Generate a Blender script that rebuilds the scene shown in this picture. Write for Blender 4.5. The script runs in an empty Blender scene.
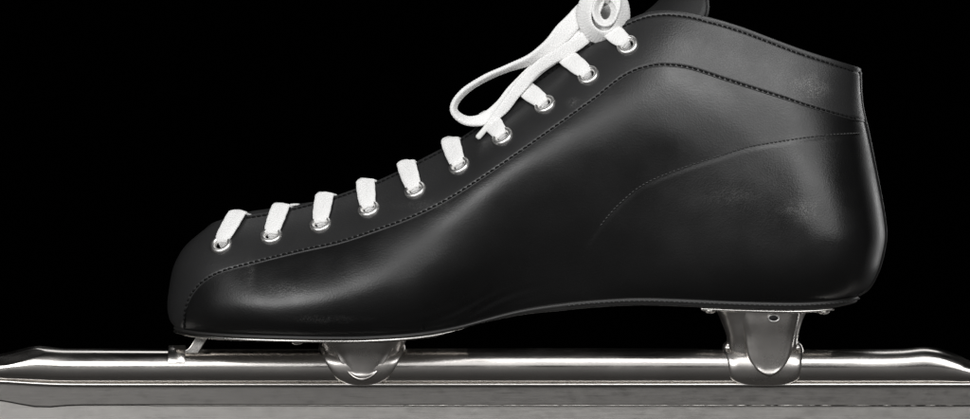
import bpy, math, random
import numpy as np
from mathutils import Vector, Matrix
random.seed(4); rng = np.random.default_rng(4)
K = 0.0004            # metres per drawing unit (the skate is measured in units of 0.4 mm)
GROUND = 452.0        # height of the blade's running edge, measured downwards in the same units
C = bpy.context.scene.collection

# ------------------------------------------------------------------ helpers
def to_world(p):
    p = np.asarray(p, float)
    return np.stack([(p[..., 0]-485)*K, -p[..., 2]*K, (GROUND-p[..., 1])*K], -1)

def pchip(xs, ys, x):
    xs = np.asarray(xs, float); ys = np.asarray(ys, float)
    h = np.diff(xs); dl = np.diff(ys)/h; m = np.zeros(len(xs))
    m[0], m[-1] = dl[0], dl[-1]
    for i in range(1, len(xs)-1):
        if dl[i-1]*dl[i] > 0:
            w1, w2 = 2*h[i]+h[i-1], h[i]+2*h[i-1]
            m[i] = (w1+w2)/(w1/dl[i-1]+w2/dl[i])
    x = np.clip(x, xs[0], xs[-1])
    i = np.clip(np.searchsorted(xs, x, side='right')-1, 0, len(xs)-2)
    t = (x-xs[i])/h[i]
    return ((2*t**3-3*t**2+1)*ys[i] + (t**3-2*t**2+t)*h[i]*m[i]
            + (-2*t**3+3*t**2)*ys[i+1] + (t**3-t**2)*h[i]*m[i+1])

class Tab:
    """smooth 1-D table through points"""
    def __init__(s, pts, sm=0.0, n=3001):
        pts = sorted(pts); xs = [p[0] for p in pts]; ys = [p[1] for p in pts]
        s.x = np.linspace(xs[0], xs[-1], n); y = pchip(xs, ys, s.x)
        if sm > 0:
            sg = sm/(s.x[1]-s.x[0]); r = int(3*sg)+1
            kx = np.exp(-0.5*(np.arange(-r, r+1)/sg)**2); kx /= kx.sum()
            lo = 2*y[0]-y[1:r+1][::-1]; hi = 2*y[-1]-y[-r-1:-1][::-1]
            y = np.convolve(np.concatenate([lo, y, hi]), kx, 'valid')
        s.y = y
    def __call__(s, v): return np.interp(v, s.x, s.y)

def curve(pts, n):
    """Catmull-Rom through points (any dimension), n samples evenly along the length"""
    P = np.asarray(pts, float); Q = np.vstack([2*P[0]-P[1], P, 2*P[-1]-P[-2]])
    out = []
    for i in range(len(P)-1):
        a, b, c, d = Q[i:i+4]; t = np.linspace(0, 1, 40, endpoint=False)[:, None]
        out.append(.5*((2*b)+(c-a)*t+(2*a-5*b+4*c-d)*t**2+(3*b-a-3*c+d)*t**3))
    out = np.vstack(out+[P[-1:]])
    L = np.concatenate([[0], np.cumsum(np.linalg.norm(np.diff(out[:, :3], axis=0), axis=1))])
    q = np.linspace(0, L[-1], n)
    return np.stack([np.interp(q, L, out[:, j]) for j in range(out.shape[1])], 1)

def norm(v): return v/np.maximum(np.linalg.norm(v, axis=-1, keepdims=True), 1e-9)

class MB:
    def __init__(s): s.v = []; s.f = []; s.n = 0
    def add(s, V, F):
        V = np.asarray(V, float).reshape(-1, 3)
        s.v.append(V); s.f += [tuple(int(i)+s.n for i in f) for f in F]; s.n += len(V)
    def grid(s, G, wrap=False, cap=False, flip=False):
        a, b = G.shape[:2]; F = []
        for i in range(a-1):
            for j in range(b if wrap else b-1):
                q = (i*b+j, i*b+(j+1) % b, (i+1)*b+(j+1) % b, (i+1)*b+j)
                F.append(q[::-1] if flip else q)
        if cap: F += [tuple(range(b))[::-1] if not flip else tuple(range(b)),
                      tuple((a-1)*b+j for j in range(b)) if not flip else tuple((a-1)*b+j for j in range(b))[::-1]]
        s.add(G.reshape(-1, 3), F)
    def build(s, name, mat, parent=None, smooth=True, world=True, weld=0.0, fix=True, angle=None):
        V = np.vstack(s.v); V = to_world(V) if world else V
        me = bpy.data.meshes.new(name); me.from_pydata(V.tolist(), [], s.f); me.update()
        import bmesh
        if weld or fix:
            bm = bmesh.new(); bm.from_mesh(me)
            if weld: bmesh.ops.remove_doubles(bm, verts=bm.verts, dist=weld)
            if fix: bmesh.ops.recalc_face_normals(bm, faces=bm.faces)
            bm.to_mesh(me); bm.free()
        me.polygons.foreach_set('use_smooth', [smooth]*len(me.polygons))
        if angle is not None: me.set_sharp_from_angle(angle=math.radians(angle))
        me.materials.append(mat)
        o = bpy.data.objects.new(name, me); C.objects.link(o)
        if parent: o.parent = parent
        return o

def mod_bevel(o, w, seg=3, ang=35):
    m = o.modifiers.new('bevel', 'BEVEL'); m.width = w*K; m.segments = seg; m.limit_method = 'ANGLE'; m.angle_limit = math.radians(ang)
    m.harden_normals = False
    return o

# ------------------------------------------------------------------ materials
def mat(name, base, rough, metal=0.0, spec=0.5):
    m = bpy.data.materials.new(name); m.use_nodes = True; nt = m.node_tree
    b = nt.nodes['Principled BSDF']
    b.inputs['Base Color'].default_value = (*base, 1); b.inputs['Roughness'].default_value = rough
    b.inputs['Metallic'].default_value = metal; b.inputs['Specular IOR Level'].default_value = spec
    return m, nt, b
def node(nt, t, **kw):
    n = nt.nodes.new(t)
    for k, v in kw.items():
        if k in n.inputs: n.inputs[k].default_value = v
        else: setattr(n, k, v)
    return n
def noise(nt, scale, detail=3, vec=None, rough=0.5):
    n = node(nt, 'ShaderNodeTexNoise', Scale=scale, Detail=detail, Roughness=rough)
    if vec: nt.links.new(vec, n.inputs['Vector'])
    return n.outputs['Fac']
def coords(nt, scale=(1, 1, 1)):
    tc = node(nt, 'ShaderNodeTexCoord'); mp = node(nt, 'ShaderNodeMapping')
    mp.inputs['Scale'].default_value = scale; nt.links.new(tc.outputs['Object'], mp.inputs['Vector'])
    return mp.outputs['Vector']
def ramp(nt, fac, lo, hi, a, b):
    r = node(nt, 'ShaderNodeMapRange'); r.inputs['From Min'].default_value = lo; r.inputs['From Max'].default_value = hi
    r.inputs['To Min'].default_value = a; r.inputs['To Max'].default_value = b; nt.links.new(fac, r.inputs['Value'])
    return r.outputs['Result']
def bump(nt, b, h, strength, dist, prev=None):
    n = node(nt, 'ShaderNodeBump', Strength=strength, Distance=dist); nt.links.new(h, n.inputs['Height'])
    if prev: nt.links.new(prev, n.inputs['Normal'])
    nt.links.new(n.outputs['Normal'], b.inputs['Normal']); return n.outputs['Normal']

SHEEN_AND_SCUFFS = [(808,86,55,30,24,1.0),(775,62,55,40,10,.35),(800,210,78,34,16,.9),(725,195,70,40,12,.35),(290,290,85,45,14,.45),(252,275,75,8,26,.4),
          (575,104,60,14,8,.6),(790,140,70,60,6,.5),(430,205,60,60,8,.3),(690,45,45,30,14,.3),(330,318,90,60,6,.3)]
def leather(name, base, r0, r1, grain=0.25, sheen_scuffs=SHEEN_AND_SCUFFS):
    m, nt, b = mat(name, base, .4, 0, .5)
    v = coords(nt)
    nt.links.new(ramp(nt, noise(nt, 22, 5, v, .6), .3, .7, r0, r1), b.inputs['Roughness'])
    vo = node(nt, 'ShaderNodeTexVoronoi', Scale=1500.0); nt.links.new(v, vo.inputs['Vector'])
    p = bump(nt, b, vo.outputs['Distance'], grain, .00012)
    p = bump(nt, b, noise(nt, 700, 4, v, .7), .05, .0002, p)
    bump(nt, b, noise(nt, 40, 2, v), .08, .0025, p)
    # pale speckle: highlights at heel, collar and toe painted into colour, plus scuff marks
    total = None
    for x, y, d, rx, rz, amt in sheen_scuffs:
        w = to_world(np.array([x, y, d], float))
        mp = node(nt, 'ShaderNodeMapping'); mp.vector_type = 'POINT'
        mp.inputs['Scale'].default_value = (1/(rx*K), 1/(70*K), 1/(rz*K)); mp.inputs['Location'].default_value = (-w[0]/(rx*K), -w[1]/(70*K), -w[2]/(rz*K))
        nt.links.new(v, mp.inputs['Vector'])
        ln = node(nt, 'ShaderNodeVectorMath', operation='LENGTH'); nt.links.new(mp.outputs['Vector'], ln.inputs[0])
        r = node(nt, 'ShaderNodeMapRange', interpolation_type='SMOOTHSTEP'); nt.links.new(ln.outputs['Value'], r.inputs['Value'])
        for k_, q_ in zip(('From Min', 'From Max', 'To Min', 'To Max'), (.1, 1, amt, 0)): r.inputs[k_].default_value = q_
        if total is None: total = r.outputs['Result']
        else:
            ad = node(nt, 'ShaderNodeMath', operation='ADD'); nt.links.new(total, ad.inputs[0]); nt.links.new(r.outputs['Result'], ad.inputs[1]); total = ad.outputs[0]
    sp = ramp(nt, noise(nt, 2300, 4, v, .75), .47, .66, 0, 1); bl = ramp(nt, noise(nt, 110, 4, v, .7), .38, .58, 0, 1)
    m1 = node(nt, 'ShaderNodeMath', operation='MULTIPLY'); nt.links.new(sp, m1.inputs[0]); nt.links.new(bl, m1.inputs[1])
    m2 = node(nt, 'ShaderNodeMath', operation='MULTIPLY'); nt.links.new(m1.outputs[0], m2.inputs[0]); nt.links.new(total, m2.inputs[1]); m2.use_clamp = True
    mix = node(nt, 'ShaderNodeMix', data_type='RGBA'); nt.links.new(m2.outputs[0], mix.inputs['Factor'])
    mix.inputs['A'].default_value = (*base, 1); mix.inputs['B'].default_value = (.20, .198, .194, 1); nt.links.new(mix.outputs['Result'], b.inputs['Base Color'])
    return m
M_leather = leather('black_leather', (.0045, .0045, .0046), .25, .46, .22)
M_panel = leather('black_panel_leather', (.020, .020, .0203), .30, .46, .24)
M_sole, _, _ = mat('sole_leather', (.018, .0175, .017), .45)
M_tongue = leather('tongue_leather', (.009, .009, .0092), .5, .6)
M_thread, _, _ = mat('black_thread', (.004, .004, .004), .7, 0, .2)
M_thread_grey, _, _ = mat('grey_thread', (.03, .03, .03), .45, 0, .5)

def metal(name, base, r0, r1, sc=(1, 1, 1), nsc=60, bs=.1, bd=.0003):
    m, nt, b = mat(name, base, .25, 1)
    v = coords(nt, sc)
    nt.links.new(ramp(nt, noise(nt, nsc, 5, v, .65), .35, .7, r0, r1), b.inputs['Roughness'])
    bump(nt, b, noise(nt, nsc*3, 4, v, .6), bs, bd)
    return m, nt, b
M_tube, _, _ = metal('nickel_tube', (.60, .575, .55), .16, .28, (.25, 1, 1), 140, .02, .0002)
def speckle(nt, b):
    # tiny specks of dirt and corrosion on the plating, thickest in the middle of the tube
    v = coords(nt)
    n = noise(nt, 2200, 3, v, .7); blotch = ramp(nt, noise(nt, 70, 4, coords(nt, (.4, 1, 1)), .7), .45, .62, 0, 1)
    sp = ramp(nt, n, .60, .70, 0, .8)
    m = node(nt, 'ShaderNodeMath', operation='MULTIPLY'); nt.links.new(sp, m.inputs[0]); nt.links.new(blotch, m.inputs[1])
    mix = node(nt, 'ShaderNodeMix', data_type='RGBA'); nt.links.new(m.outputs[0], mix.inputs['Factor'])
    mix.inputs['A'].default_value = b.inputs['Base Color'].default_value; mix.inputs['B'].default_value = (.30, .28, .26, 1)
    nt.links.new(mix.outputs['Result'], b.inputs['Base Color'])
    old = b.inputs['Normal'].links[0].from_socket
    bump(nt, b, m.outputs[0], .10, .0001, old)
speckle(bpy.data.materials['nickel_tube'].node_tree, bpy.data.materials['nickel_tube'].node_tree.nodes['Principled BSDF'])
M_cup, _, _ = metal('nickel_cup', (.64, .612, .585), .24, .36, (1, 1, 1), 60, .10, .0003)
M_plate, _, _ = metal('plate_metal', (.66, .64, .61), .2, .32)
M_ring, _, _ = metal('eyelet_nickel', (.88, .87, .85), .34, .42, (1, 1, 1), 120, .03, .0001)
def scratched(name, base, r0, r1, blotch, fine):
    m, nt, b = mat(name, base, .4, 1)
    v1 = coords(nt, (.5, 1, 1)); v2 = coords(nt, (.035, 1, 1))
    n1 = noise(nt, blotch, 6, v1, .75); n2 = noise(nt, 2600, 3, v2, .6)
    mx = node(nt, 'ShaderNodeMath', operation='MULTIPLY_ADD'); nt.links.new(n2, mx.inputs[0]); mx.inputs[1].default_value = .7; nt.links.new(n1, mx.inputs[2])
    nt.links.new(ramp(nt, mx.outputs[0], .65, 1.05, r0, r1), b.inputs['Roughness'])
    p = bump(nt, b, n2, fine, .00006)
    bump(nt, b, noise(nt, 500, 4, v1), fine*.5, .00015, p)
    return m
M_holder = scratched('brushed_holder', (.15, .144, .137), .35, .52, 300, .30)
M_blade = scratched('blade_steel', (.34, .328, .313), .34, .45, 240, .16)
M_solder, _, _ = metal('solder', (.50, .48, .455), .35, .5, (1, 1, 1), 300, .3, .0004)
M_lip, _, _ = metal('lip_metal', (.72, .70, .67), .2, .26, (.1, 1, 1), 20, .0, .0001)

def lacemat():
    m, nt, b = mat('white_lace', (.83, .825, .815), .85, 0, .15)
    v = coords(nt)
    ck = node(nt, 'ShaderNodeTexVoronoi', Scale=1700.0); nt.links.new(v, ck.inputs['Vector'])
    bump(nt, b, ck.outputs['Distance'], .45, .00035)
    b.inputs['Sheen Weight'].default_value = .15
    return m
M_lace = lacemat()
M_aglet, _, _ = mat('aglet_plastic', (.72, .72, .70), .35)
M_back, _, _ = mat('black_velvet', (.0004, .0004, .0004), 1.0, 0, 0.0)

# ------------------------------------------------------------------ boot surface  S(s, t): s toe->heel, t sole->top edge
f_top = Tab([(205,231),(212,224.5),(225,220),(242,217),(260,214.5),(287,209.5),(311,203.5),(337,196.5),(354,190.5),(376,182.5),(400,171.5),
             (426,158),(458,141),(476,129),(514,98),(535,82),(557,66),(574,53),(592,42),(612,30),(632,19.5),(650,13.5),(665,12),(680,13),
             (710,19.5),(740,28.5),(769,39.5),(799,50.5),(829,60),(860,69)], 4)
f_bot = Tab([(176,327),(190,330.5),(230,333.5),(280,335),(350,336),(400,334),(430,331),(460,325.5),(490,317.5),(520,310),(550,305),
             (590,300.5),(640,298),(690,299.5),(740,301.5),(790,302.5),(830,300.5),(856,296)], 6)
_F = curve([(176,327),(170.5,318),(168.6,306),(169.7,293),(173.8,270),(181,254),(190,243),(205,231)], 400)
_B = curve([(856,296),(868,288),(877,272),(882,255),(885,238),(884,221),(880,196),(874,165),(867.5,132),(862.5,110),(860.5,92),(860,69)], 400)
_u = np.linspace(0, 1, 400)
TK = np.array([0, .13, .38, .68, 1.0])
def nat_basis():
    n = len(TK); tt = np.linspace(0, 1, 1001); B = []
    h = np.diff(TK)
    for k in range(n):
        y = np.zeros(n); y[k] = 1
        A = np.eye(n); r = np.zeros(n)
        for i in range(1, n-1):
            A[i, i-1], A[i, i], A[i, i+1] = h[i-1], 2*(h[i-1]+h[i]), h[i]
            r[i] = 6*((y[i+1]-y[i])/h[i]-(y[i]-y[i-1])/h[i-1])
        m = np.linalg.solve(A, r)
        i = np.clip(np.searchsorted(TK, tt, side='right')-1, 0, n-2)
        a = (TK[i+1]-tt)/h[i]; b = (tt-TK[i])/h[i]
        B.append(a*y[i]+b*y[i+1]+((a**3-a)*m[i]+(b**3-b)*m[i+1])*h[i]**2/6)
    return tt, B
_tt, _NB = nat_basis()
#        s:     0    .08  .2   .32  .45  .56  .68  .8   .9   1
_S  = [0, .08, .2, .32, .45, .56, .68, .8, .9, 1]
_WK = [[58, 66, 82, 76, 42, 36, 38, 44, 50, 52],
       [70, 79, 97, 92, 54, 47, 54, 66, 73, 72],
       [67, 77, 94, 98, 77, 70, 72, 78, 80, 75],
       [47, 55, 64, 72, 79, 79, 75, 70, 67, 60],
       [20, 21, 22, 22, 23, 24, 40, 48, 48, 46]]
_WT = [Tab(list(zip(_S, w)), .035) for w in _WK]

counter = curve([(566,318),(570,290),(576,268),(585,247),(602,222),(621,201),(645,183),(683,167.5),(720,155.5),(746,147.5),(784,141),(822,136),(868,133)], 300)
c_y = Tab([(p[0], p[1]) for p in counter], 0)

def S(s, t, raw=False):
    s = np.asarray(s, float); t = np.asarray(t, float); s, t = np.broadcast_arrays(s, t)
    bx = 176+s*(856-176); by = f_bot(bx); tx = 205+s*(860-205); ty = f_top(tx)
    Fx, Fy = np.interp(t, _u, _F[:, 0]), np.interp(t, _u, _F[:, 1])
    Bx, By = np.interp(t, _u, _B[:, 0]), np.interp(t, _u, _B[:, 1])
    x = (1-t)*bx+t*tx+(1-s)*Fx+s*Bx-((1-s)*(1-t)*176+(1-s)*t*205+s*(1-t)*856+s*t*860)
    y = (1-t)*by+t*ty+(1-s)*Fy+s*By-((1-s)*(1-t)*327+(1-s)*t*231+s*(1-t)*296+s*t*69)
    w = sum(np.interp(t, _tt, _NB[k])*_WT[k](s) for k in range(5))
    at = .16-.115*np.clip(t, 0, 1)**1.6; ah = .125+.01*t
    ct = (1-(1-np.clip(s/at, 0, 1))**2.25)**(1/2.25)
    ch = (1-(1-np.clip((1-s)/ah, 0, 1))**2.3)**(1/2.3)
    w = w*ct*ch
    if not raw:
        # the stiff counter inside the heel raises the leather a little below its seam
        dd = np.clip((y-c_y(np.clip(x, 566, 868)))/6, 0, 1); dd = dd*dd*(3-2*dd)
        w = w+.5*dd*np.clip((x-575)/20, 0, 1)*np.clip((1-s)/.03, 0, 1)
        # slight unevenness of hand-lasted leather
        w = w+(.5*np.sin(x/31+y/23)*np.sin(y/37-x/71+1)+.2*np.sin(x/13-y/19+2)*np.sin(y/17+.4))*np.clip(s/.05, 0, 1)*np.clip((1-s)/.05, 0, 1)*np.clip((1-t)/.1, 0, 1)
        # fine flex creases above the welt at the ball of the foot
        w = w+.55*np.exp(-((x-468)/46)**2-((y-f_bot(x)+13+(x-468)*.05)/9)**2)*np.sin((y+.42*x+3*np.sin(x/19))/1.9)
    return np.stack([x, y, w], -1)

def N(s, t, e=2e-3):
    s = np.clip(np.asarray(s, float), 2*e, 1-2*e); t = np.clip(np.asarray(t, float), e, 1-e)
    n = np.cross(S(s+e, t, True)-S(s-e, t, True), S(s, t+e, True)-S(s, t-e, True))
    n = norm(n); n = np.where(n[..., 2:3] < 0, -n, n); return n

def inv(px, py):
    """(s, t) of the surface point at side-view position px, py"""
    s, t = (px-185)/670, .5
    for _ in range(60):
        p = S(s, t, True); e = 1e-3
        a = (S(min(s+e, 1), t, True)-S(max(s-e, 0), t, True))[:2]/(min(s+e, 1)-max(s-e, 0)); b = (S(s, min(t+e, 1), True)-S(s, max(t-e, 0), True))[:2]/(min(t+e, 1)-max(t-e, 0))
        J = np.stack([a, b], 1); ds, dt = np.linalg.solve(J, np.array([px, py])-p[:2])
        s = min(max(s+.7*ds, 0.0005), .9995); t = min(max(t+.7*dt, 0), 1)
    return s, t

EYE = [(223.3,245),(273,236.3),(322,225),(370,210),(416,191),(460,167),(503,138),(545,106),(588,77),(627,47)]
EYE_ST = [inv(*e) for e in EYE]
EYE_P = np.array([S(s, t) for s, t in EYE_ST]); EYE_N = np.array([N(s, t) for s, t in EYE_ST])

def drop_eyelets(G, r):
    """grid cells that stay once the eyelet holes are punched"""
    c = (G[:-1, :-1]+G[1:, 1:])/2
    keep = np.ones(c.shape[:2], bool)
    for p in EYE_P:
        q = c-np.array([p[0], p[1], p[2]]); keep &= np.linalg.norm(q, axis=-1) > r
    return keep
def add_grid_masked(mb, G, keep):
    a, b = G.shape[:2]
    F = [(i*b+j, i*b+j+1, (i+1)*b+j+1, (i+1)*b+j) for i in range(a-1) for j in range(b-1) if keep[i, j]]
    mb.add(G.reshape(-1, 3), F)
FLIP = np.array([1, 1, -1.0])

# ------------------------------------------------------------------ the skate
skate = bpy.data.objects.new('speed_skate', None); C.objects.link(skate)
skate['label'] = 'black leather speed skate with white laces and a long nickel tube blade'
skate['category'] = 'ice skate'

ns, nt_ = 520, 190
u = np.linspace(0, 1, ns); su = u-.97*np.sin(2*np.pi*u)/(2*np.pi)
tv = np.linspace(0, 1, nt_)
G = S(su[:, None], tv[None, :])
keep = drop_eyelets(G, 6.4)
mb = MB(); add_grid_masked(mb, G, keep); add_grid_masked(mb, G*FLIP, keep)
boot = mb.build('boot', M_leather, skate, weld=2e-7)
def orient_out(o, ref):
    """make the normal nearest to a known outside point face outwards"""
    me = o.data; p = Vector(to_world(np.array(ref)))
    best = min(me.polygons, key=lambda f: (f.center-p).length)
    if best.normal.dot(Vector((0, -1, 0))) < 0: me.flip_normals()
orient_out(boot, (500, 230, 90))
md = boot.modifiers.new('thickness', 'SOLIDIFY'); md.thickness = 5.5*K; md.offset = -1; md.use_rim = True; md.thickness_clamp = 0

# overlaid panels -----------------------------------------------------------
seam1 = curve([(185.5,340),(186,330),(187,314),(190,303),(196,292),(207,281),(226,271.5),(264,261),(302,251.5),(340,243),(376,231.5),(414,217.5),(452,198.5),
               (498,168.5),(514,157.5),(536,142),(580,110.5),(592,102),(608,89),(620,80),(632,73.5),(644,69.5),(662,67),(688,70),(721,80.5),(754,91),(784,100.5),(814,110),(847,118.5),(872,123)], 900)
s1_y = Tab([(p[0], p[1]) for p in seam1], 0, 6001)
def seam_t(sv, fy, extra=0.0):
    tq = np.linspace(0, 1, 1500); out = []
    for s in sv:
        P = S(s, tq, True); d = P[:, 1]-(fy(np.clip(P[:, 0], fy.x[0], fy.x[-1]))+extra)
        i = np.where((d[:-1] > 0) & (d[1:] <= 0))[0]
        if len(i) == 0: out.append(0.0 if P[0, 0] < 300 else 1.0)
        else: i = i[0]; out.append(tq[i]+(tq[1]-tq[0])*d[i]/(d[i]-d[i+1]))
    return np.array(out)
sp = su[(su > .0012) & (su < .9988)]
sp = np.concatenate([[0.0], sp, [1.0]])
t_lo = seam_t(sp, s1_y, 1.4)
nv = 90
vv = np.linspace(0, 1, nv)
T = t_lo[:, None]+(1-t_lo[:, None])*vv[None, :]
Sg = np.repeat(sp[:, None], nv, 1)
P0 = S(Sg, T); Nn = N(Sg, T)
Nn[0, :, 2] = 0; Nn[-1, :, 2] = 0; Nn = norm(Nn)
# distance from the seam edge gives the rounded edge of the panel, with a shallow groove where the thread pulls it down
dist = np.concatenate([np.zeros((len(sp), 1)), np.cumsum(np.linalg.norm(np.diff(P0, axis=1), axis=-1), axis=1)], 1)
h = 1.3*np.clip(dist/1.6, 0, 1)**.5-.7*np.exp(-((dist-2.4)/1.3)**2)
top_d = dist[:, -1:]-dist
h = h-.55*np.exp(-((top_d-5)/1.5)**2)
h[:, 0] = -1.0
h = np.where(t_lo[:, None] <= 0, np.maximum(h, 1.0), h)
PG = P0+Nn*h[..., None]
end = PG[:, -1:]-Nn[:, -1:]*3.6+np.array([0, 1.2, 0]); mid = PG[:, -1:]-Nn[:, -1:]*1.2+np.array([0, -.5, 0])
PG = np.concatenate([PG, mid, end], 1)
keep = drop_eyelets(PG, 6.4)
mb = MB(); add_grid_masked(mb, PG, keep); add_grid_masked(mb, PG*FLIP, keep)
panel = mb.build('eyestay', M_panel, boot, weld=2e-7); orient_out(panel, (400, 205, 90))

# heel backstay -------------------------------------------------------------
rows = []
for t in np.linspace(.015, .985, 120):
    sq = np.linspace(.90, 1, 600); w = S(sq, np.full(600, t), True)[:, 2]
    row = []
    for d in np.linspace(-15, 15, 15):
        s = np.interp(-abs(d), -w, sq) if abs(d) < w.max() else .9
        p = S(s, t, True); n = N(s, t); n[2] *= 1 if abs(d) > 1 else 0; n = norm(n)
        hh = 2.0 if abs(d) < 13 else (-.5 if abs(d) > 14.5 else 1.7)
        q = p+n*hh
        if d < 0: q[2] = -q[2]
        row.append(q)
    rows.append(row)
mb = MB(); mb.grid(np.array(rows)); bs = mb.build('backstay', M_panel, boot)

# stitching -----------------------------------------------------------------
def capsules(pts, pitch, ln, r, mb, side=1):
    """short threads lying along a surface path; pts rows: position, normal"""
    P = pts[:, :3]; Nr = pts[:, 3:]
    L = np.concatenate([[0], np.cumsum(np.linalg.norm(np.diff(P, axis=0), axis=1))])
    q = np.arange(pitch*.5, L[-1], pitch)
    for a in q:
        a = a+rng.normal(0, .18)
        c = np.array([np.interp(a, L, P[:, j]) for j in range(3)]); n = norm(np.array([np.interp(a, L, Nr[:, j]) for j in range(3)]))
        b = np.array([np.interp(a+.5, L, P[:, j]) for j in range(3)]); tg = norm(b-c+1e-9); bi = np.cross(n, tg)
        tg = norm(tg+bi*.16)
        bi = np.cross(n, tg)
        rings = []
        for z, rr in ((-1, .25), (-.8, .75), (-.3, 1), (.3, 1), (.8, .75), (1, .25)):
            rings.append([c+tg*z*ln/2+n*((1-z*z)*.55-.25)+(bi*math.cos(w)+n*math.sin(w))*r*rr for w in np.linspace(0, 2*np.pi, 8, endpoint=False)])
        g = np.array(rings)
        mb.grid(g*(FLIP if side < 0 else 1), wrap=True, cap=True)
def st_path(sv, tvv, off):
    P = S(sv, tvv); n = N(sv, tvv); return np.concatenate([P+n*off, n], 1)
def stitch(name_mat, path, pitch=5.4, ln=4.4, r=.85):
    for side in (1, -1):
        mb = MB(); capsules(path, pitch, ln, r, mb, side); mb.build('stitching', name_mat, boot)
ss = np.linspace(.017, .985, 500); tt = seam_t(ss, s1_y, -1.0); ok = tt > .02
stitch(M_thread, st_path(ss[ok], tt[ok], 1.0), 5.6, 4.6, 1.0)
ss = np.linspace(.60, .985, 300); tt = seam_t(ss, c_y, 0.0); ok = (tt > .05) & (tt < .99)
stitch(M_thread_grey, st_path(ss[ok], tt[ok], .35), 4.2, 3.4, .7)
def near_edge(sv, off):
    out = []
    for s in sv:
        tq = np.linspace(.7, 1, 200); P = S(s, tq, True); L = np.cumsum(np.linalg.norm(np.diff(P[::-1], axis=0), axis=1))
        out.append(tq[::-1][1:][np.searchsorted(L, off)])
    return np.array(out)
ss = np.linspace(.03, .985, 400); stitch(M_thread, st_path(ss, near_edge(ss, 5), 1.3), 5.2, 4.3, .85)

# eyelets -------------------------------------------------------------------
prof = [(5.9,-2.2),(5.9,-.6),(6.2,1.2),(7.0,2.5),(8.4,3.0),(9.9,2.5),(10.9,1.3),(11.2,-.5)]
ang = np.linspace(0, 2*np.pi, 40, endpoint=False)
E = np.array([[(r*math.cos(a), r*math.sin(a), z) for a in ang] for r, z in prof])*K
mb = MB(); mb.grid(E, wrap=True)
ey0 = mb.build('eyelet', M_ring, boot, world=False)
def frame_at(p, n, side=1):
    pw = Vector(to_world(p*(FLIP if side < 0 else 1))); nw = Vector((n[0], -n[2]*side, -n[1])).normalized()
    x = Vector((1, 0, 0)); x = (x-nw*x.dot(nw)).normalized(); y = nw.cross(x)
    m = Matrix((x, y, nw)).transposed().to_4x4(); m.translation = pw; return m
first = True
for side in (1, -1):
    for p, n in zip(EYE_P, EYE_N):
        o = ey0 if first else ey0.copy()
        if not first: C.objects.link(o)
        first = False
        o.parent = boot; o.matrix_local = frame_at(p+n*1.4, n, side)

# tongue --------------------------------------------------------------------
cen = curve([(226,228,14,4),(236,216,20,7),(250,211.5,22,7),(270,208.5,24,7),(292,205,24,7),(312,202,24,7),(340,201,24,6),(376,191,24,6),(426,169,25,6),(476,141,25,6),(535,95,27,7),
             (592,52,30,10),(620,32,34,18),(640,16,40,32),(656,3,46,42),(669,-13,48,44),(679,-32,42,40)], 160)
rows_o = []; rows_i = []
v = np.linspace(-1, 1, 41)
for i in range(len(cen)):
    a = cen[max(i-1, 0)]; b = cen[min(i+1, len(cen)-1)]; tg = norm((b-a)[:2]); nr = np.array([-tg[1], tg[0]])
    if nr[1] < 0: nr = -nr
    x, y, w, hh = cen[i]
    ww = w*(1 if i < 150 else math.sqrt(max(0.02, 1-((i-150)/10)**2)))
    k = (np.abs(v)**2.0)[:, None]*hh*nr[None, :]*(ww/w)**2
    rows_o.append(np.stack([x+k[:, 0], y+k[:, 1], ww*v], 1))
    rows_i.append(np.stack([x+k[:, 0]+nr[0]*5, y+k[:, 1]+nr[1]*5, ww*v*.94], 1)[::-1])
mb = MB(); mb.grid(np.concatenate([np.array(rows_o), np.array(rows_i)], 1), wrap=True, cap=True)
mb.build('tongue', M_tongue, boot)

# sole ----------------------------------------------------------------------
sq = su[::3]; sq = np.concatenate([sq, [1.0]]) if sq[-1] < 1 else sq
P = S(sq, np.zeros_like(sq), True); nrm = np.gradient(P, axis=0)
out2 = norm(np.stack([-nrm[:, 2], nrm[:, 0]], 1)); out2[0] = (-1, 0); out2[-1] = (1, 0)
def ring(off, dy, dyh):
    """outline grown sideways by off and lowered by dy (dyh under the heel)"""
    heel = np.clip((P[:, 0]-480)/80, 0, 1); yy = P[:, 1]+dy+(dyh-dy)*heel
    near = np.stack([P[:, 0]+out2[:, 0]*off, yy, np.maximum(P[:, 2]+out2[:, 1]*off, 0)], 1)
    near[0, 2] = near[-1, 2] = 0
    return near
def sole_grid(prof_):
    g = []
    for off, a, b in prof_:
        n_ = ring(off, a, b); g.append(np.concatenate([n_, (n_*FLIP)[::-1][1:-1]], 0))
    return np.array(g)
mb = MB(); mb.grid(sole_grid([(-12,-3,-3),(0,-1.2,-1.2),(2.0,-.6,-.4),(2.6,1,1.2),(2.2,1.6,3.4),(1.2,2.0,4.2),(1.2,2.2,4.6),(.4,2.4,6.0),(-1.5,2.6,7.0),(-30,2.6,7.0)]), wrap=True)
n_ = ring(-30, 2.6, 7.0); m_ = n_*FLIP
mb.grid(np.stack([n_, m_], 0)); n2 = ring(-12, -3, -3); mb.grid(np.stack([n2, n2*FLIP], 0))
sole = mb.build('sole', M_sole, boot)
# welt stitching along the heel
w_ = ring(2.9, 2.0, 2.4); sel = (P[:, 0] > 560)
w_ = w_[sel]; pth = np.concatenate([w_, np.stack([out2[sel][:, 0], np.zeros(sel.sum()), out2[sel][:, 1]], 1)], 1)
stitch(M_thread_grey, pth, 5, 3.6, .7)

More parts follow.
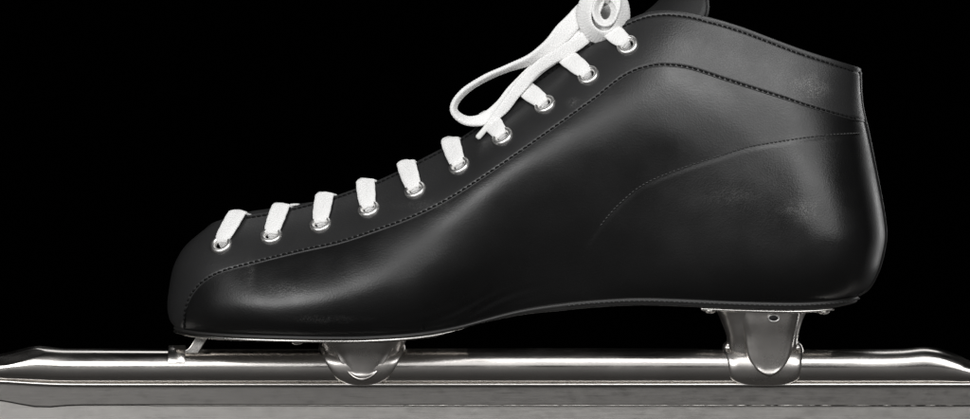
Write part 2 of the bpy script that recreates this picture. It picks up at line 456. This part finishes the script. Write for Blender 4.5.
# ------------------------------------------------------------------ laces
def ribbon(pts, mb, n=90, closed_tip=True):
    """rows: x, y, depth, width, thickness, angle (0: flat side turned to the side view, 90: edge-on)"""
    Q = curve(pts, n); X = Q[:, :3]; tg = norm(np.gradient(X, axis=0))
    ip = np.stack([-tg[:, 1], tg[:, 0], np.zeros(n)], 1); ip = norm(ip)
    dv = norm(np.cross(tg, ip)); a = np.radians(Q[:, 5])[:, None]
    wv = ip*np.cos(a)+dv*np.sin(a); tv_ = np.cross(tg, wv)
    th = np.linspace(0, 2*np.pi, 24, endpoint=False)
    cx = np.sign(np.cos(th))*np.abs(np.cos(th))**.6; cy = np.sign(np.sin(th))*np.abs(np.sin(th))**.6
    LL = np.concatenate([[0], np.cumsum(np.linalg.norm(np.diff(X, axis=0), axis=1))])
    rib = .2*np.sin(LL[:, None]*2.3+np.abs(cx)[None, :]*5)*np.sign(cy)[None, :]
    e = np.ones(n); e[0] = e[-1] = .55; e[1] = e[-2] = .85
    wob = 1+.03*np.sin(LL*.21+rng.uniform(0, 6))
    g = X[:, None, :]+wv[:, None, :]*(cx[None, :, None]*(Q[:, 3]*e*wob/2)[:, None, None])+tv_[:, None, :]*(cy[None, :]*(Q[:, 4]*.66*e/2)[:, None]+rib)[..., None]
    mb.grid(g, wrap=True, cap=True)

def sweep_normals(pts, nrms, w, th, n=170):
    """flat lace along a path whose flat side faces the given normals"""
    Q = curve(np.concatenate([pts, nrms, np.asarray(w)[:, None]], 1), n); X = Q[:, :3]; nr = norm(Q[:, 3:6]); tg = norm(np.gradient(X, axis=0))
    wv = norm(np.cross(tg, nr)); nr = np.cross(wv, tg)
    a = np.linspace(0, 2*np.pi, 28, endpoint=False)
    cx = np.sign(np.cos(a))*np.abs(np.cos(a))**.7; cy = np.sign(np.sin(a))*np.abs(np.sin(a))**.8
    bow = .6*(cx**2)
    W = Q[:, 6]/2*(1+.015*np.sin(np.arange(n)*.35+rng.uniform(0, 6)))
    LL = np.concatenate([[0], np.cumsum(np.linalg.norm(np.diff(X, axis=0), axis=1))])
    rib = .32*np.sin(LL[:, None]*2.3+np.abs(cx)[None, :]*5)*np.sign(cy)[None, :]   # herringbone weave
    return X[:, None, :]+wv[:, None, :]*(cx[None, :, None]*W[:, None, None])+nr[:, None, :]*((cy*th/2-bow*.9)[None, :]+rib)[..., None]

TOPS = [(238,0),(282,0),(326,0),(367,0),(408,0),(452,0),(489,0),(524,0),(566,0),(609,0)]
lace_knot = None
lace_parts = []
for side in (1, -1):
    for i in range(10):
        p, n = EYE_P[i], EYE_N[i]
        sx = (TOPS[i][0]-205)/655; e = S(sx, 1.0, True); en = N(sx, .97)
        up = norm(e-p); up = norm(up-n*np.dot(up, n))
        j = min(i+1, 9); sj = (EYE[j][0]-10-205)/655; f = S(sj, 1.0, True)*FLIP
        lift = -2.0 if i < 2 else 5.0
        dx = 6 if i < 2 else (4 if i < 4 else 0)
        sgn = 1.5 if side > 0 else -1.5
        c = np.array([(e[0]+f[0])/2, f_top((e[0]+f[0])/2)+lift+2+sgn, 0.0])
        apex = e+np.array([dx*.25, -5.0, -1.5])
        in_ = e+np.array([dx, -2.5+(0 if i < 2 else 2), -e[2]*.40])
        a1 = p*.5+e*.5; st_ = inv(float(np.clip(a1[0], 190, 850)), float(a1[1])); a1 = S(*st_)+N(*st_)*5.2
        pts = np.array([p-n*9+up*2.0, p-n*1+up*3.2, p+n*3.6+up*6.0, a1, e+en*4.4+np.array([0, -1.0, 0]), apex, in_, c, f+np.array([0, 6, 7]), f+np.array([2, 15, 1])])
        upv = np.array([0, -1.0, 0])
        nr = np.array([-up*.8+n*.6, -up*.5+n*.9, n-up*.15, N(*st_), norm(en+upv*.45), norm(en*.3+upv), upv, upv, norm(upv+np.array([0, 0, -.4])), np.array([0, -.6, -1])])
        wd = [9, 10.5, 16, 18.6, 19.2, 19.2, 18, 17, 15, 14]
        g = sweep_normals(pts, nr, wd, 3.9)
        lace_parts.append(g*(FLIP if side < 0 else 1))

# the knot is the part; loops, ends and crossings hang on it
mb = MB()
ribbon([(574,44,2,13,7,20),(588,40,10,15,9,10),(600,36,14,15,9,5),(612,30,10,14,8,20),(620,32,2,12,7,30)], mb, 50)
ribbon([(596,52,2,12,6,30),(592,38,8,15,8,20),(600,20,8,15,8,10),(610,6,0,13,7,30)], mb, 50)
lace = mb.build('shoelace', M_lace, skate)
for g in lace_parts:
    mb = MB(); mb.grid(g, wrap=True, cap=True); mb.build('lace_crossing', M_lace, lace)
# long bow loop, seen half edge-on
mb = MB()
ribbon([(606,-4,16,17,8,10),(588,8,24,18,8,6),(566,30,31,18.5,8,6),(547,50,34,16.5,8,24),(529,61,37,14.5,8,50),(508,69,38,13,7.5,68),(486,78.5,40,13,7.5,72),(466,91,41,12.5,7.5,70),
        (455,104,41,12,7.2,66),(455.5,114,41,12,7.2,62),(468,121.5,40,12.5,7.5,50),(486,119,39,13.5,7.5,25),(502,106,37,14,7,12),(517,88,36,14,7,8),(534,72,34,14,7,8),(554,57,31,14,7,8),(577,38,28,14,7,10),(592,26,24,14,7,10)], mb, 520)
mb.build('bow_loop', M_lace, lace)
mb = MB()
ribbon([(594,30,24,13,6,14),(579,43,33,13.5,6,12),(560,54,36,13,6,14),(537,69,39,12,6,14),(519,88.5,42,12,6,12),(505,107,44,11,6,12),(494.5,118.5,45,8,5.5,10),(488,126,45,6,6,0)], mb, 260)
le = mb.build('lace_end', M_lace, lace)
mb = MB(); ribbon([(490,123,45,6.2,8,0),(484,131,45.5,6,8,0),(477,139,46,5.6,7.6,0)], mb, 24); mb.build('aglet', M_aglet, le)
# second loop, rolled up short on the knot: the flat lace winds round once and a half, its opening turned to the side
pts = []
for q in np.linspace(0, 1, 44):
    ph = math.radians(60+760*q); k_ = min(1, max(0, (q-.36)/.22)); k_ = k_*k_*(3-2*k_)
    r = 10.3+10.0*k_+1.2*q
    pts.append((604.5+r*(.86+.06*k_)*math.cos(ph)-1.5*k_, 12+3.5*k_-r*(1.16-.06*k_)*math.sin(ph), 41-3.5*k_+1.0*math.sin(ph*1.5), 14+5*k_, 5.0, 62-104*k_-5*math.sin(ph*.7)))
pts += [(586, 34, 26, 17, 5, -20), (592, 40, 16, 15, 5, 0)]
mb = MB(); ribbon(pts, mb, 520); mb.build('bow_loop', M_lace, lace)

# ------------------------------------------------------------------ mounting plates
def plate(xs, ytop, wid, th, name):
    g = []
    xx = np.linspace(xs[0], xs[-1], 90); yt = np.interp(xx, np.linspace(xs[0], xs[-1], 400), Tab(list(zip(xs, ytop)), 3)(np.linspace(xs[0], xs[-1], 400)))
    L = xs[-1]-xs[0]
    for x, y in zip(xx, yt):
        q = (x-xs[0])/L; e = (1-min(1, abs(2*q-1))**5)**.4; w = max(wid*e, 6)
        g.append([(x, y, -w+1), (x, y, w-1), (x, y+.6, w), (x, y+th-.6, w), (x, y+th, w-1), (x, y+th, -w+1), (x, y+th-.6, -w), (x, y+.6, -w)])
    mb = MB(); mb.grid(np.array(g), wrap=True, cap=True)
    return mb.build(name, M_plate, skate, angle=50)
def sole_plate(x0, x1, prof_, name):
    sel = (P[:, 0] >= x0) & (P[:, 0] <= x1); g = []
    for off, a_, b_ in prof_:
        n_ = ring(off, a_, b_)[sel]; n0 = ring(prof_[0][0], prof_[0][1], prof_[0][2])[sel]
        k_ = np.clip((x1-n_[:, 0])/34, .06, 1) if x1 < 500 else 1.0; n_[:, 1] = n0[:, 1]+(n_[:, 1]-n0[:, 1])*k_; n_[:, 2] = np.maximum(n_[:, 2], 3)
        g.append(np.concatenate([n_, (n_*FLIP)[::-1]], 0))
    g = np.array(g); mb = MB(); mb.grid(g, wrap=True)
    h_ = sel.sum()
    for k in (0, -1): mb.grid(np.stack([g[k][:h_], g[k][h_:][::-1]], 0))
    return mb.build(name, M_plate, skate, angle=60)
fp = sole_plate(173, 468, [(-30, 2.6, 3), (1.2, 2.6, 3), (2.4, 3.1, 3.4), (2.7, 4.0, 4.2), (2.4, 4.9, 5.0), (1.2, 5.4, 5.4), (-30, 5.4, 5.4)], 'mounting_plate')
rp = sole_plate(697, 834, [(-30, 6, 7.0), (-3, 6, 7.0), (-1.6, 6, 7.5), (-1.2, 7, 8.5), (-1.6, 8, 9.5), (-3, 9, 10), (-30, 9, 10)], 'mounting_plate')
def dome(x, y, d, r, hgt, name, parent, axis='down'):
    g = []
    for q in np.linspace(0, 1, 7):
        rr = r*math.sqrt(max(0.001, 1-q**2)); g.append([(x+rr*math.cos(t), y+hgt*q, d+rr*math.sin(t)) for t in np.linspace(0, 2*np.pi, 20, endpoint=False)])
    mb = MB(); mb.grid(np.array(g), wrap=True, cap=True); return mb.build(name, M_plate, parent)
for x, y, par in ((298,341.2,fp),(709,310,rp),(822,311,rp)):
    for d in (36, -36): dome(x, y, d, 6, 3.2, 'rivet', par)

# ------------------------------------------------------------------ posts between boot and tube
TY, TR = 366.3, 18.2
def loft(rows, name, m, parent, dish=0.0, n=80, steps=90):
    """rows: y, left x, right x, half depth, squareness"""
    R = curve(rows, steps); g = []
    for y, xl, xr, b, e in R:
        a = np.linspace(0, 2*np.pi, n, endpoint=False); c, s_ = np.cos(a), np.sin(a)
        X = np.sign(c)*np.abs(c)**(2/e); Z = np.sign(s_)*np.abs(s_)**(2/e)
        hw = max((xr-xl)/2, .3)
        ed = np.minimum((1-np.abs(X))*hw, R[-1, 0]-y)*.8
        ss_ = lambda q: np.clip(q, 0, 1)**2*(3-2*np.clip(q, 0, 1))
        q_ = np.clip(np.sqrt(ss_(((1-np.abs(X))*hw*.8-1.6)/6)*ss_(((R[-1, 0]-y)*.8-1)/8)), 0, 1); dz = b*Z-dish*np.sign(Z)*np.minimum(np.abs(Z)*2, 1)*q_*q_*(3-2*q_)
        g.append(np.stack([(xl+xr)/2+hw*X, np.full(n, y), dz], 1))
    mb = MB(); mb.grid(np.array(g), wrap=True, cap=True); return mb.build(name, m, parent)
def tube_d(y, off): return math.sqrt(max((TR+off)**2-(y-TY)**2, 4))
# rear post
rear = loft([(308,714,808,36,3.2),(313,717.5,805.5,34,3.2),(322,721.5,801.5,30,3.4),(334,726,798.5,25,3.6),(344,727.5,797.5,20,3.6),(356,728.5,796.5,16,3.6),(366,729,796,12,3.6)], 'post', M_cup, skate)
loft([(310,733,801,38,4.2),(322,737,798.5,35.5,4.2),(335,741,795.5,31.5,4.2),(347,743,793,28.6,4.4),(357,745.5,790.5,26.8,4.4),(364,749.5,787,25.8,4.2),(370,754.5,782,25.4,4),(373.6,760,777,24.6,3.6),(375.8,765.5,772.5,23,3),(376.4,768,770,22,3)], 'socket', M_cup, rear, 2.0)
loft([(341,726.5,798,10,4),(344,723.5,801,12,4),(348,722.5,803,tube_d(351,2.6)-3,5),(353,723.5,803.5,tube_d(353,2.8),6),(360,725,803,tube_d(360,3),7),(368,726,802.5,tube_d(368,3),7),(376,727.5,801,tube_d(376,3),6),(381,732,797,tube_d(381,3),5),(385,742,787,tube_d(384.5,3),4),(387,752,776,7,3)], 'sleeve', M_cup, rear)
# front post
front = loft([(338,317,407,34,3),(343,319,405,30,3.2),(349,322,402.5,24,3.4),(356,326,399,19,3.4),(364,330,395,14,3.4)], 'post', M_cup, skate)
loft([(339,325.5,400,36,3.6),(346,329,397,33,3.6),(354,334,392.5,29.5,3.4),(362,338.5,387.5,27.2,3.8),(369,343,382.5,25.8,3.8),(374.5,347.5,377.5,24.8,3.6),(378.3,353,371.5,23.6,3.4),(380.4,358.5,366.5,22,3),(380.9,361,364,21,3)], 'socket', M_cup, front, 4.0)
loft([(343,320,404.5,9,4),(347,318.5,405.5,12,4),(351,319.5,405,tube_d(352,2.4)-1,5),(356,321,403.5,tube_d(356,2.8),6),(363,323.5,401,tube_d(363,3),6),(371,327.5,397,tube_d(371,3),5),(378,334,390,tube_d(378,3),4.5),(383,343,381,tube_d(383,3),4),(386.5,354,370,9,3)], 'sleeve', M_cup, front)
# hole in the rear socket: rim ring, its shade painted as a near-black disc
def lathe_side(x, y, d, prof, m, name, parent, tilt=0.0, sq=1.0):
    a = np.linspace(0, 2*np.pi, 32, endpoint=False)
    g = np.array([[(x+r*math.cos(t), y+r*sq*math.sin(t), d+z+tilt*r*sq*math.sin(t)) for t in a] for r, z in prof])
    mb = MB(); mb.grid(g, wrap=True, cap=True); return mb.build(name, m, parent)
M_hole_shade, _, _ = mat('hole_shade', (.004, .004, .004), .6)
lathe_side(772.5, 317.5, 36.2, [(4.2,-3),(6.2,.1),(6.4,.9),(5.6,1.3),(4.6,.9),(4.3,-.4)], M_ring, 'rivet', rear, -.2, .62)
lathe_side(772.5, 317.2, 36.4, [(4.5,-3),(4.5,0),(4.2,.25)], M_hole_shade, 'rivet_hole_shade', rear, -.2, .62)

# toe strut: a bent strap from the plate down to the tube
c_ = curve([(203,335.5),(198.5,343),(193.5,350.5),(188,354.4),(181,355.8),(169,356.2)], 60); g = []
tgs = norm(np.gradient(c_, axis=0))
for i, (p, tg) in enumerate(zip(c_, tgs)):
    nr = np.array([-tg[1], tg[0]]); th = 5.2
    hw = 10+2*(i/60)
    g.append([(p[0]+nr[0]*a*th, p[1]+nr[1]*a*th, b*hw) for a, b in ((-1, -1), (-1, 1), (1, 1), (1, -1))])
mb = MB(); mb.grid(np.array(g), wrap=True, cap=True); o = mb.build('toe_strut', M_plate, skate, angle=40); mod_bevel(o, 1.6, 3)
g = []
for x in (168.5, 169.3, 184.5, 185.5):
    ins = .5 if x in (168.5, 185.5) else 0
    aa = np.linspace(math.radians(12), math.radians(168), 40); r1, r0 = TR+2.9-ins, TR-1
    g.append([(x, TY-r1*math.sin(q), r1*math.cos(q)) for q in aa]+[(x, TY-r0*math.sin(q), r0*math.cos(q)) for q in aa[::-1]])
mb = MB(); mb.grid(np.array(g), wrap=True, cap=True); mb.build('saddle', M_cup, o, angle=40)

# ------------------------------------------------------------------ tube, blade holder, blade
TOP = Tab([(-190,381),(-150,378),(-100,372.5),(-60,367),(-30,361.5),(0,355.5),(20,350.8),(38,346.8),(50,347.4),(64,348.4),(110,348.6),(240,349),(500,348.2),(880,349.2),(905,348.4),(924,346.6),(938,348.2),(952,352.6),(970,360.5),(990,368),(1020,376),(1060,381)], 3.5)
BOT = Tab([(-190,383),(-100,381),(-40,380),(0,381.2),(30,383),(60,384.4),(110,384.6),(1000,384.6),(1060,385)], 6)
CLIP = Tab([(-190,3),(-100,6.5),(-40,11),(0,13.6),(30,16.4),(48,18.6),(64,22),(80,26),(1060,26)], 4)
g = []
xs = np.unique(np.concatenate([np.linspace(-190, 100, 170), np.linspace(100, 880, 120), np.linspace(880, 1060, 120)]))
a = np.linspace(0, 2*np.pi, 96, endpoint=False)
for x in xs:
    t, b = float(TOP(x)), float(BOT(x)); r = max((b-t)/2, .6); cyy = (b+t)/2
    rd = min(TR, 5+r*.95) if r < 15 else TR
    q = np.stack([np.full(96, x), cyy-r*np.sin(a), rd*np.cos(a)], 1)
    cl = float(CLIP(x)); nrm_ = math.sqrt(.5)
    for sgn in (1, -1):
        dd = (cyy-q[:, 1])*nrm_*1.05+sgn*q[:, 2]*nrm_*.95-cl
        over = dd > 0
        q[over, 1] += dd[over]*nrm_; q[over, 2] -= sgn*dd[over]*nrm_
    if cl < 22:   # the pinched end keeps a low ridge along its top
        q[:, 1] -= np.clip((22-cl)/6, 0, 1)*1.6*np.exp(-(q[:, 2]/3.2)**2)*(q[:, 1] < cyy)
    g.append(q)
mb = MB(); mb.grid(np.array(g), wrap=True, cap=True); tube = mb.build('tube', M_tube, skate)

# holder fin under the tube, with the rolled lip along its top
def prism(outline, half, name, m, bev, parent=skate):
    """flat plate from a side-view outline with real thickness"""
    n = len(outline); O = np.asarray(outline, float)
    V = [(x, y, -half) for x, y in O]+[(x, y, half) for x, y in O]
    F = [tuple(range(n)), tuple(range(2*n-1, n-1, -1))]+[(i, (i+1) % n, n+(i+1) % n, n+i) for i in range(n)]
    mb = MB(); mb.add(V, F); o = mb.build(name, m, parent, angle=40); mod_bevel(o, bev, 2); return o
bott = curve([(-170,384),(-120,388),(-60,394),(0,400.5),(22,404.5),(40,407.2),(52,406.8),(70,405.4),(110,405),(300,405.2),(640,405.4),(1010,405.6),(1040,400),(1056,386)], 80)
hold = prism([(1056,380),(-175,376)]+[tuple(p) for p in bott], 6.2, 'blade_holder', M_holder, 1.1)
xs2 = np.linspace(-175, 1056, 200); g = []
for x in xs2:
    yb = float(BOT(x))-.2; g.append([(x, yb+1.7*math.sin(t), 1.7*math.cos(t)+(9.6 if math.cos(t) > 0 else -9.6)) for t in np.linspace(0.01, 2*np.pi+.01, 24, endpoint=False)])
mb = MB(); mb.grid(np.array(g), wrap=True, cap=True); mb.build('lip', M_lip, hold)
# irregular solder line where the blade enters the holder
xs3 = np.linspace(150, 1050, 900); g = []
jit = np.convolve(rng.normal(0, 1, 940), np.ones(5)/5, 'valid')[:900]
grow = np.interp(xs3, [150, 300, 380, 700, 1050], [.3, .5, .9, 1, .9])
for x, j_, gr in zip(xs3, jit, grow):
    r_ = max(.25, (.95+.35*j_)*gr*.7); g.append([(x, 405.3+r_*math.sin(t), 5.3+r_*1.1*math.cos(t)) for t in np.linspace(0, 2*np.pi, 10, endpoint=False)])
g = np.array(g); mb = MB(); mb.grid(g, wrap=True, cap=True); mb.grid(g*FLIP, wrap=True, cap=True); mb.build('solder_seam', M_solder, hold)
bl = curve([(-230,398),(-226,420),(-205,440),(-160,450),(-60,451.6),(485,452),(1010,451.6),(1075,450),(1090,444),(1092,396)], 120)
prism([tuple(p) for p in bl], 3.6, 'blade', M_blade, .7)

# ------------------------------------------------------------------ setting: black studio sweep
mb = MB(); mb.grid(np.array([[(x, y_, z_) for x in (-4.0, 0, 4.0)] for y_, z_ in [(-5.0,-.72),(.9,-.72),(1.1,-.6),(1.2,-.3),(1.2,.6),(1.2,2.4)]]))
bd = mb.build('backdrop', M_back, None, world=False); bd['kind'] = 'structure'
M_added_table, _, _ = mat('added_table_grey', (.055, .053, .051), .6, 0, .3)  # unseen table, added so the metal has something grey to reflect
mb = MB(); mb.add([(x, y, z) for z in (-.03, -.0002) for x, y in ((-.9, -1.1), (.9, -1.1), (.9, .16), (-.9, .16))], [(3,2,1,0),(4,5,6,7),(0,1,5,4),(1,2,6,5),(2,3,7,6),(3,0,4,7)])
tb = mb.build('added_tabletop', M_added_table, None, world=False, smooth=False); tb['kind'] = 'structure'

# ------------------------------------------------------------------ camera and studio lamps
def area(name, loc, target, sx, sy, power, col=(1, 1, 1)):
    l = bpy.data.lights.new(name, 'AREA'); l.shape = 'RECTANGLE'; l.size = sx; l.size_y = sy; l.energy = power; l.color = col
    o = bpy.data.objects.new(name, l); C.objects.link(o); o.location = loc
    o.rotation_euler = (Vector(target)-Vector(loc)).to_track_quat('-Z', 'Y').to_euler()
    return o
mid_z = (GROUND-209.5)*K
area('softbox_top', (.05, .42, 1.1), (0, 0, .08), .8, .3, 1.4)
area('softbox_front', (-.67, -1.25, .55), (-.1, 0, .06), 1.0, .66, 15)
area('softbox_high', (.30, -1.0, .92), (.1, 0, .14), .5, .4, 5.0)
area('softbox_side', (.74, -1.2, .57), (.1, 0, .06), .9, .68, 7)
area('softbox_middle', (.02, -1.35, .55), (.0, 0, .06), .22, .6, .45)
area('strip_heel', (.72, .62, .20), (.15, 0, .09), .10, .6, 1.4)

cam = bpy.data.cameras.new('camera'); co = bpy.data.objects.new('camera', cam); C.objects.link(co)
D = 3.0
co.location = (0, -D, mid_z); co.rotation_euler = (math.radians(90), 0, 0)
cam.sensor_width = 36; cam.lens = 36*D/(970*K); cam.clip_end = 50; cam.clip_start = .05
bpy.context.scene.camera = co

w = bpy.data.worlds.new('World'); bpy.context.scene.world = w; w.use_nodes = True
w.node_tree.nodes['Background'].inputs[0].default_value = (0, 0, 0, 1); w.node_tree.nodes['Background'].inputs[1].default_value = 0
vs = bpy.context.scene.view_settings; vs.view_transform = 'Standard'; vs.look = 'None'; vs.exposure = 0; vs.gamma = 1
